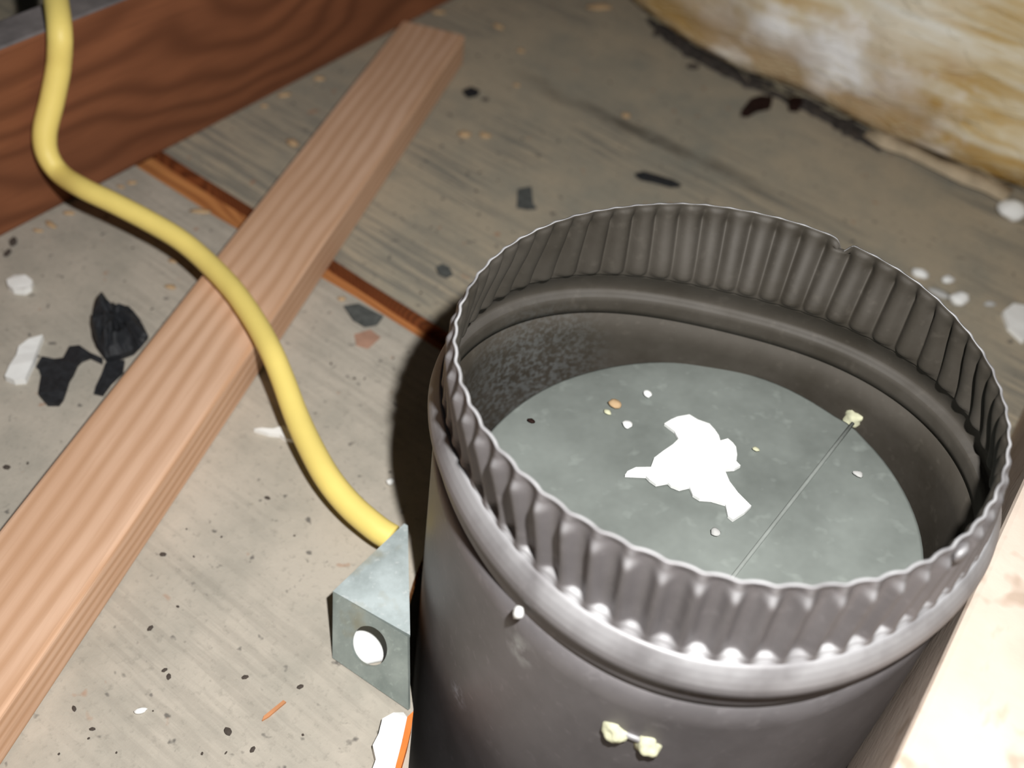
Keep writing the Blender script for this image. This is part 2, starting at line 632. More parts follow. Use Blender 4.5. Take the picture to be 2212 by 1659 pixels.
flap = bm_obj('damper_flap', bm, M_flap, pipe, True)
flap.matrix_world = Matrix.Translation(DC) @ DMat.to_4x4()


def tube(name, pts, rad, mat, parent=None, seg=12, flat=1.0):
    """a closed tube swept along pts (list of Vector)"""
    bm = bmesh.new()
    rings = []
    up = V((0, 0, 1))
    n = len(pts)
    for i, p in enumerate(pts):
        t = (pts[min(i + 1, n - 1)] - pts[max(i - 1, 0)]).normalized()
        sx = t.cross(up)
        if sx.length < 1e-3:
            sx = V((1, 0, 0))
        sx.normalize()
        sy = sx.cross(t).normalized()
        r = rad(i / (n - 1)) if callable(rad) else rad
        rings.append([bm.verts.new(p + sx * r * math.cos(2 * math.pi * k / seg) + sy * r * flat * math.sin(2 * math.pi * k / seg)) for k in range(seg)])
    for a, b in zip(rings, rings[1:]):
        for k in range(seg):
            bm.faces.new((a[k], a[(k + 1) % seg], b[(k + 1) % seg], b[k]))
    bm.faces.new(rings[0][::-1])
    bm.faces.new(rings[-1])
    return bm_obj(name, bm, mat, parent, True)


r_end = q0 + rd_dir * 0.094
tube('pivot_rod', [q0 + rd_dir * 0.002 + DN * 0.0010 + (r_end - q0) * t for t in (0, .25, .5, .75, 1)], 0.00065, mat_plain('dusty_rod', (0.26, 0.28, 0.265)), pipe)


def lump_bm(size, seed, rough=0.35, sub=2, freq=1.2):
    bm = bmesh.new()
    bmesh.ops.create_icosphere(bm, subdivisions=sub, radius=1)
    for v in bm.verts:
        d = 1 + rough * noise.noise(v.co * freq + V((seed * 3.7, seed, 1))) + rough * 0.5 * noise.noise(v.co * freq * 2.6 + V((seed, 0, seed * 2)))
        v.co = V((v.co.x * size[0] * d, v.co.y * size[1] * d, v.co.z * size[2] * d))
    return bm


def lump(name, pos, size, mat, ang=0.0, seed=1.0, rough=0.35, parent=None, sub=2, rest=True):
    bm = lump_bm(size, seed, rough, sub)
    if rest:
        zmin = min(v.co.z for v in bm.verts)
        bmesh.ops.translate(bm, vec=(0, 0, -zmin - size[2] * 0.08), verts=bm.verts)
    o = bm_obj(name, bm, mat, parent, True)
    o.matrix_world = Matrix.Translation(pos) @ Matrix.Rotation(ang, 4, 'Z')
    return o


# sealant blobs on the ends of the pivot rod: one inside, two outside, and a drip on the bead
def dust_patch(mat, p, rad, scale, col, amount):
    """a smear of dust of its own shape round one place on the sheet"""
    t = mat.node_tree
    b_ = t.nodes['Principled BSDF']
    tc = t.nodes.new('ShaderNodeTexCoord')
    d = t.nodes.new('ShaderNodeVectorMath')
    d.operation = 'DISTANCE'
    t.links.new(tc.outputs['Object'], d.inputs[0])
    d.inputs[1].default_value = p
    m1 = t.nodes.new('ShaderNodeMapRange')
    m1.inputs['From Min'].default_value = rad
    m1.inputs['From Max'].default_value = rad * 0.3
    t.links.new(d.outputs['Value'], m1.inputs['Value'])
    nz = t.nodes.new('ShaderNodeTexNoise')
    nz.inputs['Scale'].default_value = scale
    nz.inputs['Detail'].default_value = 4
    t.links.new(tc.outputs['Object'], nz.inputs['Vector'])
    m2 = t.nodes.new('ShaderNodeMapRange')
    m2.inputs['From Min'].default_value = 0.42
    m2.inputs['From Max'].default_value = 0.62
    t.links.new(nz.outputs['Fac'], m2.inputs['Value'])
    mu = t.nodes.new('ShaderNodeMath')
    mu.operation = 'MULTIPLY'
    t.links.new(m1.outputs['Result'], mu.inputs[0])
    t.links.new(m2.outputs['Result'], mu.inputs[1])
    mu2 = t.nodes.new('ShaderNodeMath')
    mu2.operation = 'MULTIPLY'
    mu2.inputs[1].default_value = amount
    t.links.new(mu.outputs[0], mu2.inputs[0])
    mx = t.nodes.new('ShaderNodeMix')
    mx.data_type = 'RGBA'
    old = b_.inputs['Base Color'].links[0].from_socket
    t.links.new(mu2.outputs[0], mx.inputs[0])
    t.links.new(old, mx.inputs[6])
    mx.inputs[7].default_value = (*col, 1)
    t.links.new(mx.outputs[2], b_.inputs['Base Color'])


def on_wall(px, py, r, k=0, inside=False):
    """point of the pipe wall seen at a pixel (march the view ray)"""
    d = ray(px, py).normalized()
    Ti = T.transposed()
    prev = None
    t = 0.12
    while t < 0.6:
        p = Ti @ (CAM + d * t - ORG)
        a = math.atan2(p.y, p.x)
        q = [S2[i] for i in range(4)]
        f = math.hypot(p.x, p.y) - r * oval(a, q)
        if prev is not None:
            if (not inside and prev > 0 >= f) or (inside and prev < 0 <= f):
                return CAM + d * t, a
        prev = f
        t += 0.0004
    return CAM + d * 0.3, 0


for (px, py, ins, sz, sd) in ((1845, 900, True, 0.0034, 1), (1330, 1577, False, 0.0034, 2), (1402, 1605, False, 0.0034, 3)):
    p, a = on_wall(px, py, 0.0778, 0, ins)
    for k in range(1):
        bm = lump_bm((sz, sz * 0.95, sz * 0.9), sd * 2.3, 0.45, 3, 1.1)
        o = bm_obj('sealant_blob', bm, M_putty, pipe, True)
        o.location = p
        o['label'] = 'pale yellow sealant blob'
dust_patch(M_pipe_in, on_wall(1130, 815, 0.0772, 0, True)[0], 0.036, 520, (0.19, 0.205, 0.21), 0.42)
dust_patch(M_pipe, on_wall(1125, 1405, 0.0780)[0], 0.007, 200, (0.42, 0.43, 0.43), 0.8)
dust_patch(M_pipe, on_wall(990, 1500, 0.0780)[0], 0.006, 420, (0.36, 0.37, 0.42), 0.8)
pa, _ = on_wall(1345, 1583, 0.0783)
pb, _ = on_wall(1392, 1602, 0.0783)
tube('rod_clip', [pa.lerp(pb, t) for t in (0, 0.5, 1)], 0.0010, M_pipe, pipe, 8)
p, a = on_wall(1120, 1324, 0.0806)
bm = lump_bm((0.0014, 0.0014, 0.0022), 4.4, 0.4)
o = bm_obj('solder_drip', bm, M_white, pipe, True)
o.location = p
p = pipe_pt(0.0770, math.atan2(at(2008, 1222, 0.12).y, at(2008, 1222, 0.12).x), -0.004, 0.85)
bm = bmesh.new()
bmesh.ops.create_uvsphere(bm, u_segments=16, v_segments=8, radius=1)
bmesh.ops.scale(bm, vec=(0.0024, 0.0024, 0.0012), verts=bm.verts)
o = bm_obj('rivet', bm, M_pipe, pipe, True)
out = V((p.x, p.y, 0)).normalized()
o.matrix_world = frame_xyz(p + out * 0.0002, V((-out.y, out.x, 0)), V((0, 0, 1)))

# ------------------------------------------------------------------ yellow cable
def catmull(pts, n):
    out = []
    P = [pts[0] * 2 - pts[1]] + pts + [pts[-1] * 2 - pts[-2]]
    for i in range(1, len(P) - 2):
        for k in range(n):
            t = k / n
            p0, p1, p2, p3 = P[i - 1], P[i], P[i + 1], P[i + 2]
            out.append(0.5 * ((2 * p1) + (p2 - p0) * t + (2 * p0 - 5 * p1 + 4 * p2 - p3) * t * t + (3 * p1 - p0 - 3 * p2 + p3) * t ** 3))
    out.append(pts[-1])
    return out


CR = 0.0046
cab = [(182, 408, .0330), (245, 438, .0320), (315, 474, .0295), (385, 515, .0270), (440, 560, .0252), (500, 622, .0248), (548, 690, .0248),
       (585, 757, .0248), (612, 822, .0215), (640, 898, .0180), (672, 968, .0155), (710, 1035, .0135), (757, 1092, .0118), (812, 1140, .0103), (846, 1162, .0094)]


def on_face(px, py, gap):
    """point in front of the left joist's face that is seen at a pixel"""
    return at_plane(px, py, pL - JN * gap, JN)


cpts = [at(88, -300, 0.080), at(95, -210, 0.0890), at(104, -130, 0.0925), at(113, -60, 0.0928), at(121, 0, 0.0914), on_face(129, 70, 0.0066), on_face(127, 140, 0.0068), on_face(113, 215, 0.0068), on_face(97, 285, 0.0075), on_face(103, 335, 0.0105), on_face(132, 376, 0.018)]
cpts += [at(x, y, z) for x, y, z in cab]
cable = tube('electrical_cable', catmull(cpts, 8), lambda t: CR * (1.0 + 0.13 * sm((0.42 - t) / 0.12) + 0.08 * sm((t - 0.7) / 0.2)), M_cable, None, 16)
tag(cable, 'yellow electrical cable curving over the wooden strip to the metal bracket', 'cable')

# ------------------------------------------------------------------ galvanised bracket with a round hole
br = thing('metal_bracket', 'bent galvanised metal bracket with one round hole beside the pipe', 'bracket')
HB = 0.0180
f0, f1 = at(718, 1421, 0.0006), at(882, 1534, 0.0006)     # foot of the near plate
c0, c1 = at(719, 1277, HB), at(886, 1372, HB)              # fold
t0 = at(873, 1131, 0.0175)                                 # far left corner


def plate_holed(name, A, B, Cc, D, hole_px, mat, parent, thick=0.0014):
    """flat quad A B C D with a round hole centred at the pixel, given thickness"""
    nrm = (B - A).cross(D - A).normalized()
    if nrm.z < 0:
        nrm = -nrm
    bm = bmesh.new()
    quad = [A, B, Cc, D]
    outer, inner = [], []
    ux = (B - A).normalized()
    uy = nrm.cross(ux)
    hc = at_plane(*hole_px[0], A, nrm)
    hr = hole_px[1]
    N = 48
    # boundary walked by angle around the hole centre
    poly = [((p - hc).dot(ux), (p - hc).dot(uy)) for p in quad]
    angs = [2 * math.pi * i / N for i in range(N)] + [math.atan2(y, x) % (2 * math.pi) for x, y in poly]
    angs = sorted(set(angs))
    for a in angs:
        dx, dy = math.cos(a), math.sin(a)
        best = None
        for i in range(4):
            x0, y0 = poly[i]
            x1, y1 = poly[(i + 1) % 4]
            ex, ey = x1 - x0, y1 - y0
            den = dx * ey - dy * ex
            if abs(den) < 1e-12:
                continue
            t = (x0 * ey - y0 * ex) / den
            s = (x0 * dy - y0 * dx) / den
            if t > 0 and -1e-6 <= s <= 1 + 1e-6 and (best is None or t < best):
                best = t
        outer.append(hc + (ux * dx + uy * dy) * best)
        inner.append(hc + (ux * dx + uy * dy) * hr)
    n = len(angs)
    vo = [bm.verts.new(p) for p in outer]
    vi = [bm.verts.new(p) for p in inner]
    wo = [bm.verts.new(p - nrm * thick) for p in outer]
    wi = [bm.verts.new(p - nrm * thick) for p in inner]
    for i in range(n):
        k = (i + 1) % n
        bm.faces.new((vo[i], vo[k], vi[k], vi[i]))
        bm.faces.new((wo[i], wi[i], wi[k], wo[k]))
        bm.faces.new((vo[i], wo[i], wo[k], vo[k]))
        bm.faces.new((vi[i], vi[k], wi[k], wi[i]))
    return bm_obj(name, bm, mat, parent)


plate_holed('holed_plate', f0, f1, c1, c0, ((797, 1396), 0.0068), M_bracket2, br)
t1 = t0 + (c1 - c0) * 0.05
bm = bmesh.new()
nrm = (c1 - c0).cross(t0 - c0).normalized()
if nrm.z < 0:
    nrm = -nrm
top = [bm.verts.new(p) for p in (c0, c1, t1, t0)]
bot = [bm.verts.new(p - nrm * 0.0014) for p in (c0, c1, t1, t0)]
bm.faces.new(top)
bm.faces.new(bot[::-1])
for i in range(4):
    bm.faces.new((top[i], bot[i], bot[(i + 1) % 4], top[(i + 1) % 4]))
bm_obj('top_plate', bm, M_bracket, br)

# ------------------------------------------------------------------ glass fibre insulation
def mat_batt():
    n = NT('yellow_glass_fibre', rough=0.95, spec=0.05)
    st = n.mapping(scale=(0.10, 1.0, 1.6))
    v = n.mapping()
    a = n.noise(st, 48, 5, 0.62, 0.5)
    b = n.noise(n.mapping(loc=(1, 1, 4), scale=(0.5, 1, 1)), 13, 3, 0.6)
    c = n.ramp(a, [(0.34, (0.40, 0.22, 0.05)), (0.45, (0.56, 0.40, 0.18)), (0.54, (0.66, 0.56, 0.37)), (0.66, (0.80, 0.77, 0.67))])
    c = n.mix(n.math('MULTIPLY', n.mask(b, 0.48, 0.62), 0.6), c, (0.80, 0.77, 0.69))
    # bleached dusty patch on the near face
    m = n.t.nodes.new('ShaderNodeVectorMath')
    m.operation = 'DISTANCE'
    sc = n.mapping(scale=(0.42, 1, 1))
    n.L(sc, m.inputs[0])
    m.inputs[1].default_value = (PATCH.x * 0.42, PATCH.y, PATCH.z)
    dd = n.math('ADD', m.outputs['Value'], n.math('MULTIPLY', n.math('SUBTRACT', n.noise(v, 45, 4), 0.5), 0.05))
    c = n.mix(n.math('MULTIPLY', n.mask(dd, 0.044, 0.030), 0.95), c, (0.95, 0.95, 0.96))
    # brown soiled stripe low on the batt
    z = n.sep(v)[2]
    low = n.math('MULTIPLY', n.mask(z, 0.065, 0.02), n.mask(n.noise(n.mapping(scale=(0.6, 1, 1), loc=(0, 7, 0)), 22, 3), 0.40, 0.56))
    c = n.mix(n.math('MULTIPLY', low, 0.85), c, (0.33, 0.19, 0.04))
    n.color(c)
    n.bump(n.math('ADD', a, n.math('MULTIPLY', n.noise(v, 160, 4), 0.4)), 0.6, 0.004)
    return n.m


base_px = [(1335, 2), (1420, 75), (1500, 125), (1600, 180), (1690, 215), (1780, 262), (1860, 305), (1990, 355), (2100, 402), (2212, 440)]
bpts = [at(x, y, 0.0) for x, y in base_px]
dirB = (bpts[-1] - bpts[0]).normalized()
bpts = [bpts[0] - dirB * 0.04 + V((0.0, 0.06, 0))] + bpts + [bpts[-1] + dirB * 0.022, bpts[-1] + dirB * 0.040]
BO = bpts[1].copy()
bd = V((dirB.x, dirB.y, 0)).normalized()
bn = V((-bd.y, bd.x, 0))
if bn.y < 0:
    bn = -bn
BM = frame_xyz(BO, bd, bn)
BMi = BM.inverted()
bloc = catmull([BMi @ p for p in bpts], 12)
PATCH = BMi @ at_plane(1775, 135, BO + bn * 0.004, bn)


prof_b = [(0.010, 0.004), (0.000, 0.012), (-0.003, 0.030), (0.004, 0.060), (0.016, 0.095), (0.034, 0.125), (0.062, 0.148), (0.11, 0.160), (0.19, 0.166), (0.30, 0.168), (0.42, 0.165), (0.50, 0.15), (0.52, 0.08), (0.50, 0.004)]
prof_b = [V((x, 0, z)) for x, z in prof_b]
prof_b = catmull(prof_b, 5)
bm = bmesh.new()
grid = []
for u in bloc:
    row = []
    for pr in prof_b:
        p = V((u.x, u.y * max(0.0, 1 - pr.x * 3) + pr.x, max(pr.z, 0.001)))
        d = 0.011 * noise.noise(V((p.x * 7, p.y * 18, p.z * 22))) + 0.006 * noise.noise(V((p.x * 13, p.y * 55, p.z * 70 + 4))) + 0.0016 * noise.noise(V((p.x * 60, p.y * 200, p.z * 220)))
        k = min(1.0, p.z / 0.02)
        p = p + V((0, -d * 0.8, d * 0.7 * k))
        p.z = max(p.z, 0.0015)
        row.append(bm.verts.new(p))
    grid.append(row)
for r0, r1 in zip(grid, grid[1:]):
    for i in range(len(prof_b) - 1):
        bm.faces.new((r0[i], r0[i + 1], r1[i + 1], r1[i]))
    bm.faces.new((r0[-1], r0[0], r1[0], r1[-1]))
bm.faces.new(grid[0])
bm.faces.new(grid[-1][::-1])
M_batt = mat_batt()
batt = bm_obj('insulation_batt', bm, M_batt, None, True)
batt.matrix_world = BM
tag(batt, 'thick yellow glass fibre insulation batt with white patches lying on the boards', 'insulation')
# dark grit swept up along its foot
bm = bmesh.new()
gp = catmull([at(x, y, 0.0) for x, y in ((1395, 42), (1440, 82), (1490, 118), (1550, 152), (1610, 180), (1680, 208), (1740, 236), (1800, 268), (1850, 298), (1900, 330))], 10)
prev = None
ng = len(gp)
for i, p in enumerate(gp):
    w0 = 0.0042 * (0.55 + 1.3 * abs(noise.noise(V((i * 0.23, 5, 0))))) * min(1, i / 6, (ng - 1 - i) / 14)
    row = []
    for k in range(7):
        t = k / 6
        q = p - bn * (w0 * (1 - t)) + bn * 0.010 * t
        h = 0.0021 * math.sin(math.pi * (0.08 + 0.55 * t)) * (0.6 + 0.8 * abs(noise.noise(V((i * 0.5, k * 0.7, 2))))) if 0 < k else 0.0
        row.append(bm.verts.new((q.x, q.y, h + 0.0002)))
    if prev:
        for k in range(6):
            bm.faces.new((prev[k], prev[k + 1], row[k + 1], row[k]))
    prev = row
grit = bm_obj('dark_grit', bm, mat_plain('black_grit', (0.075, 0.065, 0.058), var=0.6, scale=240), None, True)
grit['kind'] = 'stuff'
tag(grit, 'dark grit and dust gathered along the foot of the insulation', 'dirt')
# loose fibres standing off the near face
bm = bmesh.new()
nf = len(grid)
for i in range(500):
    u = bloc[random.randrange(len(bloc))]
    pr = prof_b[random.randrange(2, 38)]
    p = V((u.x, u.y * max(0.0, 1 - pr.x * 3) + pr.x - 0.002, pr.z + 0.002))
    d = V((random.choice((-1, 1)), random.uniform(-0.5, 0.0), random.uniform(-0.25, 0.25))).normalized()
    L_ = random.uniform(0.008, 0.025)
    w = 0.00009
    bend = V((random.uniform(-1, 1), -0.4, random.uniform(-1, 1))) * L_ * 0.25
    pts = [p, p + d * L_ * 0.5 + bend, p + d * L_]
    for q in pts:
        q.z = max(q.z, 0.002)
    sx = V((0, 0.3, 1)) * w
    a = [bm.verts.new(q + sx) for q in pts]
    b = [bm.verts.new(q - sx) for q in pts]
    for k in range(2):
        bm.faces.new((a[k], b[k], b[k + 1], a[k + 1]))
fib = bm_obj('loose_fibres', bm, mat_plain('pale_fibre', (0.75, 0.66, 0.45)), batt)
fib['kind'] = 'stuff'
# torn kraft facing peeping out under the batt
pp = [(1868, 292), (1905, 314), (1960, 338), (2015, 362), (2080, 392), (2125, 414), (2170, 434)]
bm = bmesh.new()
ra, rb = [], []
for i, (x, y) in enumerate(pp):
    q = BMi @ at(x, y, 0.003)
    wv = 0.003 + 0.003 * math.sin(i * 2.1)
    ra.append(bm.verts.new(q + V((0, -wv * 0.6, 0.0005))))
    rb.append(bm.verts.new(q + V((0, 0.012, 0.0035 + 0.0018 * math.sin(i * 1.7)))))
for i in range(len(pp) - 1):
    bm.faces.new((ra[i], ra[i + 1], rb[i + 1], rb[i]))
pf = bm_obj('paper_facing', bm, M_paper, batt, True)
md = pf.modifiers.new('sheet', 'SOLIDIFY')
md.thickness = 0.0006
pf['label'] = 'torn tan paper edge'

# ------------------------------------------------------------------ debris
def flake(name, pix, base, thick, mat, z=0.0, plane=None, wav=0.0, seed=0.0, bev=0.0003):
    """thin solid chip whose outline is given on the surface it lies on"""
    if plane:
        o_, n_ = plane
        P = [at_plane(x, y, o_ + n_ * (z + thick), n_) for x, y in pix]
    else:
        n_ = V((0, 0, 1))
        P = [at(x, y, z + thick) for x, y in pix]
    cen = sum(P, V()) / len(P)
    bm = bmesh.new()
    a, b = [], []
    for i, p in enumerate(P):
        up = n_ * (wav * noise.noise(V((i * 0.7, seed, 0))))
        a.append(bm.verts.new(p - cen + up))
        b.append(bm.verts.new(p - cen - n_ * thick))
    bmesh.ops.triangle_fill(bm, edges=[bm.edges.new((a[i], a[(i + 1) % len(a)])) for i in range(len(a))], use_beauty=True)
    bmesh.ops.triangle_fill(bm, edges=[bm.edges.new((b[i], b[(i + 1) % len(b)])) for i in range(len(b))], use_beauty=True)
    for i in range(len(a)):
        k = (i + 1) % len(a)
        bm.faces.new((a[i], a[k], b[k], b[i]))
    o = bm_obj(name, bm, mat)
    o.location = cen
    return o


# white plaster flake lying on the damper (outline read in a 2.765x view)
Z7 = [(650, 455), (690, 430), (730, 415), (800, 400), (850, 430), (920, 455), (950, 490), (975, 525), (985, 555), (1030, 545), (1060, 570), (1078, 595), (1085, 640), (1080, 680), (1105, 705), (1070, 725), (1010, 730), (1040, 800), (1090, 870), (1170, 945), (1130, 985), (1060, 1030), (1030, 1005), (1015, 935), (930, 910), (860, 905), (820, 880), (800, 830), (740, 845), (690, 825), (670, 805), (600, 818), (560, 790), (540, 768), (415, 762), (430, 738), (480, 717), (570, 715), (590, 660), (640, 620), (700, 580), (735, 545), (710, 500)]
o = flake('plaster_flake', [(1200 + x / 2.765, 750 + y / 2.765) for x, y in Z7], None, 0.0012, M_white, 0.0006, (DC, DN), 0.0004, 2)
tag(o, 'large jagged white plaster flake lying on the damper inside the pipe', 'plaster flake')
for (px, py, s, lab) in ((1355, 920, 11, 'bright white plaster crumb on the damper left of the large flake'),
                         (1398, 853, 9, 'small white plaster crumb on the damper above the large flake'),
                         (1545, 1152, 10, 'pale plaster crumb on the damper below the large flake')):
    p = dpt(px, py, 0.0006)
    k = px_size(p)
    o = lump('plaster_crumb', p, (s * k, s * k * 1.1, s * k * 0.5), M_white if s != 10 else M_grit, 0.4, px * 0.01)
    tag(o, lab, 'plaster crumb')
for (px, py, s, m, lab) in ((1328, 876, 15, M_tan, 'tan crumb on the damper near its dusty back left edge'),
                            (1312, 892, 9, M_putty, 'tiny pale yellow crumb beside the tan crumb on the damper'),
                            (1147, 911, 9, M_bark, 'dark crumb on the damper at the left inside the pipe'),
                            (1632, 972, 8, M_putty, 'tiny pale crumb on the damper right of the large flake'),
                            (1852, 1026, 12, M_grit, 'grey grit crumb on the damper below the sealant blob')):
    p = dpt(px, py, 0.0006)
    k = px_size(p)
    o = lump('crumb', p, (s * k, s * k * 0.7, s * k * 0.4), m, -0.5, px * 0.013)
    tag(o, lab, 'crumb')

# black tar paper at the left of the furring strip (outlines read in a 4.424x view)
def z8(l):
    return [(x / 4.424, 560 + y / 4.424) for x, y in l]


cr = z8([(930, 425), (990, 400), (1060, 440), (1150, 470), (1270, 520), (1340, 580), (1380, 660), (1420, 735), (1340, 830), (1280, 890), (1150, 940), (1010, 965), (930, 860), (900, 780), (870, 640), (865, 560)])
P = [at(x, y, 0.002) for x, y in cr]
cen = sum(P, V()) / len(P)
bm = bmesh.new()
rings = []
for j, (s, h) in enumerate(((0.97, 0.0), (1.0, 0.003), (0.86, 0.008), (0.62, 0.011), (0.34, 0.0125))):
    r = []
    n = len(P) * 3
    for i in range(n):
        t = i / 3
        p = P[int(t) % len(P)].lerp(P[(int(t) + 1) % len(P)], t % 1)
        q = (p - cen) * s
        hh = h * (0.75 + 0.9 * noise.noise(V((q.x * 160, q.y * 160, j * 0.4))) + 0.5 * noise.noise(V((q.x * 420, q.y * 420, 3))))
        r.append(bm.verts.new((q.x, q.y, max(hh, 0.0) + (0.0004 if j else 0))))
    rings.append(r)
c_ = bm.verts.new((0, 0, 0.010))
for a, b in zip(rings, rings[1:]):
    for i in range(len(a)):
        k = (i + 1) % len(a)
        bm.faces.new((a[i], a[k], b[k], b[i]))
for i in range(len(rings[-1])):
    bm.faces.new((rings[-1][i], rings[-1][(i + 1) % len(rings[-1])], c_))
bm.faces.new(rings[0][::-1])
o = bm_obj('crumpled_tar_paper', bm, M_tar)
o.location = (cen.x, cen.y, 0.0)
tag(o, 'crumpled black lump of tar paper against the left edge of the wooden strip', 'tar paper')
o = flake('tar_paper_scrap', z8([(660, 830), (760, 830), (860, 885), (980, 940), (975, 985), (860, 930), (780, 960), (740, 1000), (700, 1090), (660, 1150), (630, 1250), (600, 1330), (560, 1380), (450, 1380), (370, 1290), (380, 1180), (390, 1110), (370, 1040), (340, 1015), (400, 930), (520, 950), (600, 930)]), None, 0.0016, M_tar, 0, None, 0.0018, 5)
tag(o, 'flat black hooked scrap of tar paper left of the crumpled black lump', 'tar paper')
o = flake('tar_paper_scrap', z8([(1010, 985), (1190, 960), (1175, 1070), (1060, 1180), (980, 1290), (890, 1270), (920, 1210), (970, 1100)]), None, 0.0014, M_tar, 0, None, 0.0012, 8)
tag(o, 'narrow black strip of tar paper below the crumpled black lump', 'tar paper')
# soft dark scraps
for (poly, m, th, nm, lab, cat) in (
        ([(742, 660), (775, 655), (800, 668), (828, 682), (815, 700), (788, 705), (762, 690)], M_greyscrap, 0.0008, 'felt_scrap', 'flat dark grey scrap below the open board joint left of the pipe', 'felt scrap'),
        ([(942, 576), (955, 570), (970, 576), (978, 590), (965, 597), (948, 590)], M_greyscrap, 0.0014, 'felt_scrap', 'small dark grey chip beside the top of the pipe shadow', 'felt scrap'),
        ([(1118, 408), (1148, 402), (1152, 440), (1160, 450), (1140, 452), (1116, 448)], M_greyscrap, 0.0006, 'felt_scrap', 'flat grey square scrap just beyond the left of the pipe rim', 'felt scrap'),
        ([(1372, 374), (1390, 371), (1425, 378), (1455, 388), (1472, 398), (1450, 400), (1415, 390), (1385, 384)], M_tar, 0.0018, 'bark_sliver', 'long black sliver lying just beyond the pipe rim', 'sliver'),
        ([(1603, 236), (1622, 212), (1645, 203), (1668, 208), (1668, 222), (1640, 228), (1618, 240)], M_bark, 0.0045, 'bark_chip', 'dark red brown bean shaped chip in front of the insulation', 'bark chip'),
        ([(1704, 208), (1722, 204), (1736, 216), (1728, 230), (1708, 228)], M_bark, 0.0040, 'bark_chip', 'dark round chip touching the insulation edge right of the bean shaped chip', 'bark chip'),
        ([(999, 194), (1018, 187), (1036, 194), (1032, 203), (1010, 207)], M_tar, 0.0016, 'tar_chip', 'small black chip right of the far end of the wooden strip', 'tar chip'),
        ([(765, 722), (800, 712), (822, 728), (795, 752), (770, 745)], mat_plain('pink_stain_chip', (0.42, 0.25, 0.18)), 0.0005, 'wood_flake', 'thin pinkish flake below the flat dark grey scrap', 'wood flake')):
    o = flake(nm, poly, None, th, m, 0, None, th * 0.5, len(lab))
    tag(o, lab, cat)
# white plaster chips on the boards
for (poly, th, lab) in (
        ([(14, 604), (30, 592), (55, 594), (70, 605), (66, 618), (52, 626), (28, 624), (16, 615)], 0.003, 'oval white plaster chip at the far left on the boards'),
        ([(10, 812), (20, 790), (35, 765), (40, 748), (62, 732), (92, 722), (84, 742), (78, 760), (72, 780), (62, 800), (54, 818), (30, 820)], 0.003, 'long white plaster chip left of the black tar paper'),
        ([(548, 926), (565, 923), (590, 926), (612, 919), (630, 930), (634, 950), (618, 948), (604, 938), (580, 936)], 0.002, 'ragged white plaster chip partly under the yellow cable'),
        ([(2168, 672), (2190, 655), (2225, 660), (2240, 720), (2212, 735), (2180, 705)], 0.0025, 'broad pale plaster chip at the right edge beyond the pipe')):
    o = flake('plaster_chip', poly, None, th, M_white, 0, None, th * 0.35, len(lab))
    tag(o, lab, 'plaster chip')
for (px, py, sx, sy, sz, ang, lab) in (
        (2178, 470, 32, 30, 20, 0.2, 'big white plaster lump beside the torn paper at the insulation edge'),
        (2066, 657, 22, 18, 14, 0.0, 'brightest white plaster crumb beyond the right of the pipe rim'),
        (1985, 597, 20, 14, 9, -0.6, 'white plaster crumb nearest the back of the pipe rim'),
        (2044, 611, 14, 11, 8, 0.4, 'small white crumb farther from the rim than its neighbours'),
        (2026, 637, 26, 11, 6, -0.7, 'low grey white crumb between the white crumbs by the rim'),
        (2136, 660, 14, 7, 5, 0.0, 'faint pale crumb left of the broad pale plaster chip'),
        (842, 1046, 8, 8, 7, 0.0, 'tiny white crumb at the edge of the pipe shadow'),
        (305, 1537, 14, 7, 5, 0.2, 'tiny white crumb on the near boards right of the wooden strip')):
    p = at(px, py, 0.0)
    k = px_size(p)
    o = lump('plaster_crumb', p, (sx * k, sy * k, sz * k), M_white if 'grey' not in lab and 'faint' not in lab else M_grit, ang, px * 0.017, 0.4)
    tag(o, lab, 'plaster crumb')
# white plaster lump and orange sliver at the foot of the pipe
bmj = [(826, 1552), (850, 1540), (872, 1536), (880, 1550), (874, 1590), (866, 1630), (856, 1668), (846, 1710), (800, 1712), (804, 1660), (812, 1640), (805, 1610), (818, 1585)]
o = flake('plaster_chunk', bmj, None, 0.004, M_white, 0, None, 0.002, 4)
tag(o, 'ragged white plaster chunk on the boards below the metal bracket', 'plaster chunk')
o = flake('wood_sliver', [(880, 1548), (893, 1536), (889, 1570), (880, 1610), (866, 1659), (856, 1700), (846, 1700), (856, 1650), (868, 1605)], None, 0.0045, M_orange, 0, None, 0.0005, 6)
tag(o, 'bright orange wood sliver between the plaster chunk and the pipe', 'sliver')
o = flake('wood_sliver', [(612, 1512), (618, 1516), (580, 1548), (566, 1556), (570, 1546)], None, 0.0008, mat_plain('dull_orange', (0.58, 0.27, 0.13)), 0, None, 0.0, 7)
tag(o, 'thin dull orange sliver on the near boards left of the plaster chunk', 'sliver')

pc = at(799, 1388, 0.0)  # added white lump standing in for flash-bright boards under the bracket hole
o = lump('plaster_chip', pc, (0.0090, 0.0088, 0.0013), M_white, 0.5, 2.2, 0.15)
tag(o, 'white chip added as the flash-bright floor in the round hole of the metal bracket', 'plaster chip')

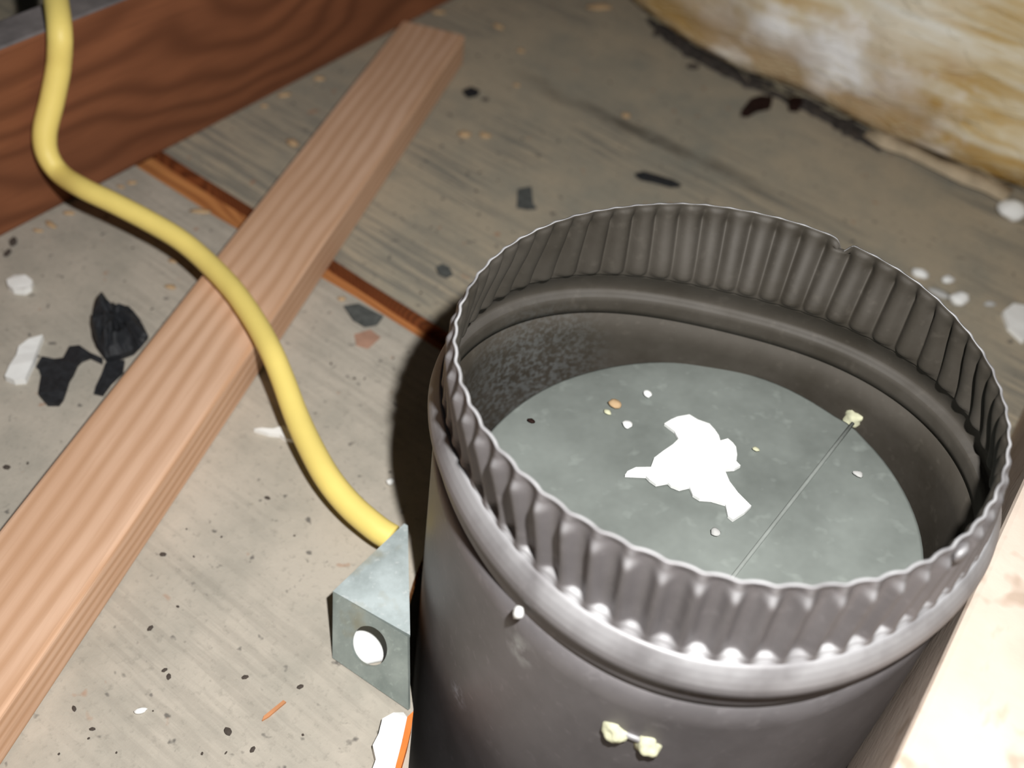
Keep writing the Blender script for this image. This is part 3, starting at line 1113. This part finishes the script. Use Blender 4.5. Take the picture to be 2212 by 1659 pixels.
# tan wood crumbs along the joist and on the far board
tan = [(605, 203, 15, 9), (435, 458, 22, 8), (632, 312, 15, 11), (1076, 60, 13, 9), (1126, 112, 9, 7), (1352, 252, 10, 9), (1004, 294, 14, 11), (1048, 295, 13, 9), (1116, 186, 9, 6),
       (368, 622, 14, 7), (375, 566, 12, 6), (738, 648, 9, 7), (690, 172, 12, 8), (560, 225, 9, 6), (945, 28, 16, 8), (1295, 20, 30, 12), (235, 418, 12, 7), (150, 462, 13, 7), (110, 487, 16, 7), (82, 500, 11, 6), (285, 396, 11, 6), (262, 405, 9, 5), (195, 440, 10, 5)]
tan_lab = {0: 'tan wood crumb midway along the foot of the dark joist', 1: 'long pale wood chip just above the yellow cable left of the wooden strip', 2: 'tan wood crumb left of the wooden strip beyond the open joint',
           3: 'tan wood crumb just right of the far end of the wooden strip', 5: 'lone tan wood crumb on the dark scuff line beyond the pipe', 6: 'left of the two tan crumbs right of the wooden strip',
           7: 'right of the two tan crumbs right of the wooden strip', 11: 'tan wood crumb beside the flat dark grey scrap', 15: 'broad tan wood chip at the far end of the insulation'}
for i, (px, py, sx, sy) in enumerate(tan):
    p = at(px, py, 0.0)
    if (p - pL).dot(JN) > -0.005:
        p = p - JN * ((p - pL).dot(JN) + 0.005)
    k = px_size(p)
    o = lump('wood_crumb', p, (sx * k, sy * k, sy * k * 0.45), M_tan, random.uniform(-0.8, 0.3), i * 1.3, 0.4)
    if i in tan_lab:
        tag(o, tan_lab[i], 'wood crumb')
    else:
        tag(o, 'small tan wood crumb loose on the boards near the dark joist or the wooden strip', 'wood crumb', 'tan wood crumbs on the boards')
# dark crumbs scattered on the boards
dark = [(28, 525, 16, 10), (18, 548, 14, 8), (1048, 216, 9, 6), (1495, 146, 15, 11), (1838, 266, 15, 12), (15, 1010, 9, 7), (352, 1198, 8, 6), (324, 1358, 8, 6), (492, 1582, 11, 9), (880, 735, 11, 9),
        (530, 1464, 8, 6), (160, 1532, 8, 5), (578, 1077, 7, 5), (200, 1576, 7, 5), (364, 1463, 8, 6), (648, 1484, 8, 6), (355, 1448, 7, 5), (545, 1620, 8, 6), (1460, 100, 14, 10), (1420, 75, 15, 9), (1560, 155, 14, 8), (1625, 160, 13, 8)]
foot = [(1462, 96, 12, 10), (1520, 138, 13, 11), (1606, 184, 12, 10), (1765, 252, 12, 11), (1838, 300, 13, 11), (2150, 428, 13, 10)]
n_foot = len(dark)
dark += foot
while len(dark) < 124:
    px, py = random.uniform(-40, 1250), random.uniform(40, 1690)
    dark.append((px, py, random.uniform(2.2, 4.6), random.uniform(2, 3.6)))
nd = 0
base_me = None
for i, (px, py, sx, sy) in enumerate(dark):
    if n_foot <= i < n_foot + len(foot):
        px, py = px + 5, py - 7
        sx, sy = sx * 1.25, sy * 1.1
    p = at(px, py, 0.0)
    if (p - pL).dot(JN) > -0.006:
        continue
    r = (p - bl).dot(BN)
    if -0.004 < r < 0.043 and (p - bl).dot(BD) < 0.004:
        continue
    if math.hypot(p.x, p.y) < 0.088 or (p - pR).dot(JN) < 0.006:
        continue
    s_ = (p - e1[0]).dot(SN)
    if -0.022 < s_ < 0.006:
        continue
    if px > 700 and px < 920 and py > 1120:
        continue
    k = px_size(p)
    if base_me is None:
        bm = lump_bm((1, 1, 0.55), 3.0, 0.5, 1)
        base_me = bpy.data.meshes.new('dark_crumb')
        bm.to_mesh(base_me)
        bm.free()
        base_me.materials.append(M_dirt)
    o = bpy.data.objects.new('dark_crumb', base_me)
    COL.objects.link(o)
    o.location = p + V((0, 0, sy * k * 0.35))
    o.rotation_euler = (0, 0, random.uniform(0, 6.28))
    o.scale = (sx * k, sy * k, sy * k * 0.8)
    if n_foot <= i < n_foot + len(foot):
        tag(o, 'dark crumb of dirt in the row along the foot of the insulation', 'crumb', 'dark crumbs along the insulation')
    else:
        tag(o, 'tiny dark crumb of dirt lying loose on the open dusty boards', 'crumb', 'dark crumbs on the boards')
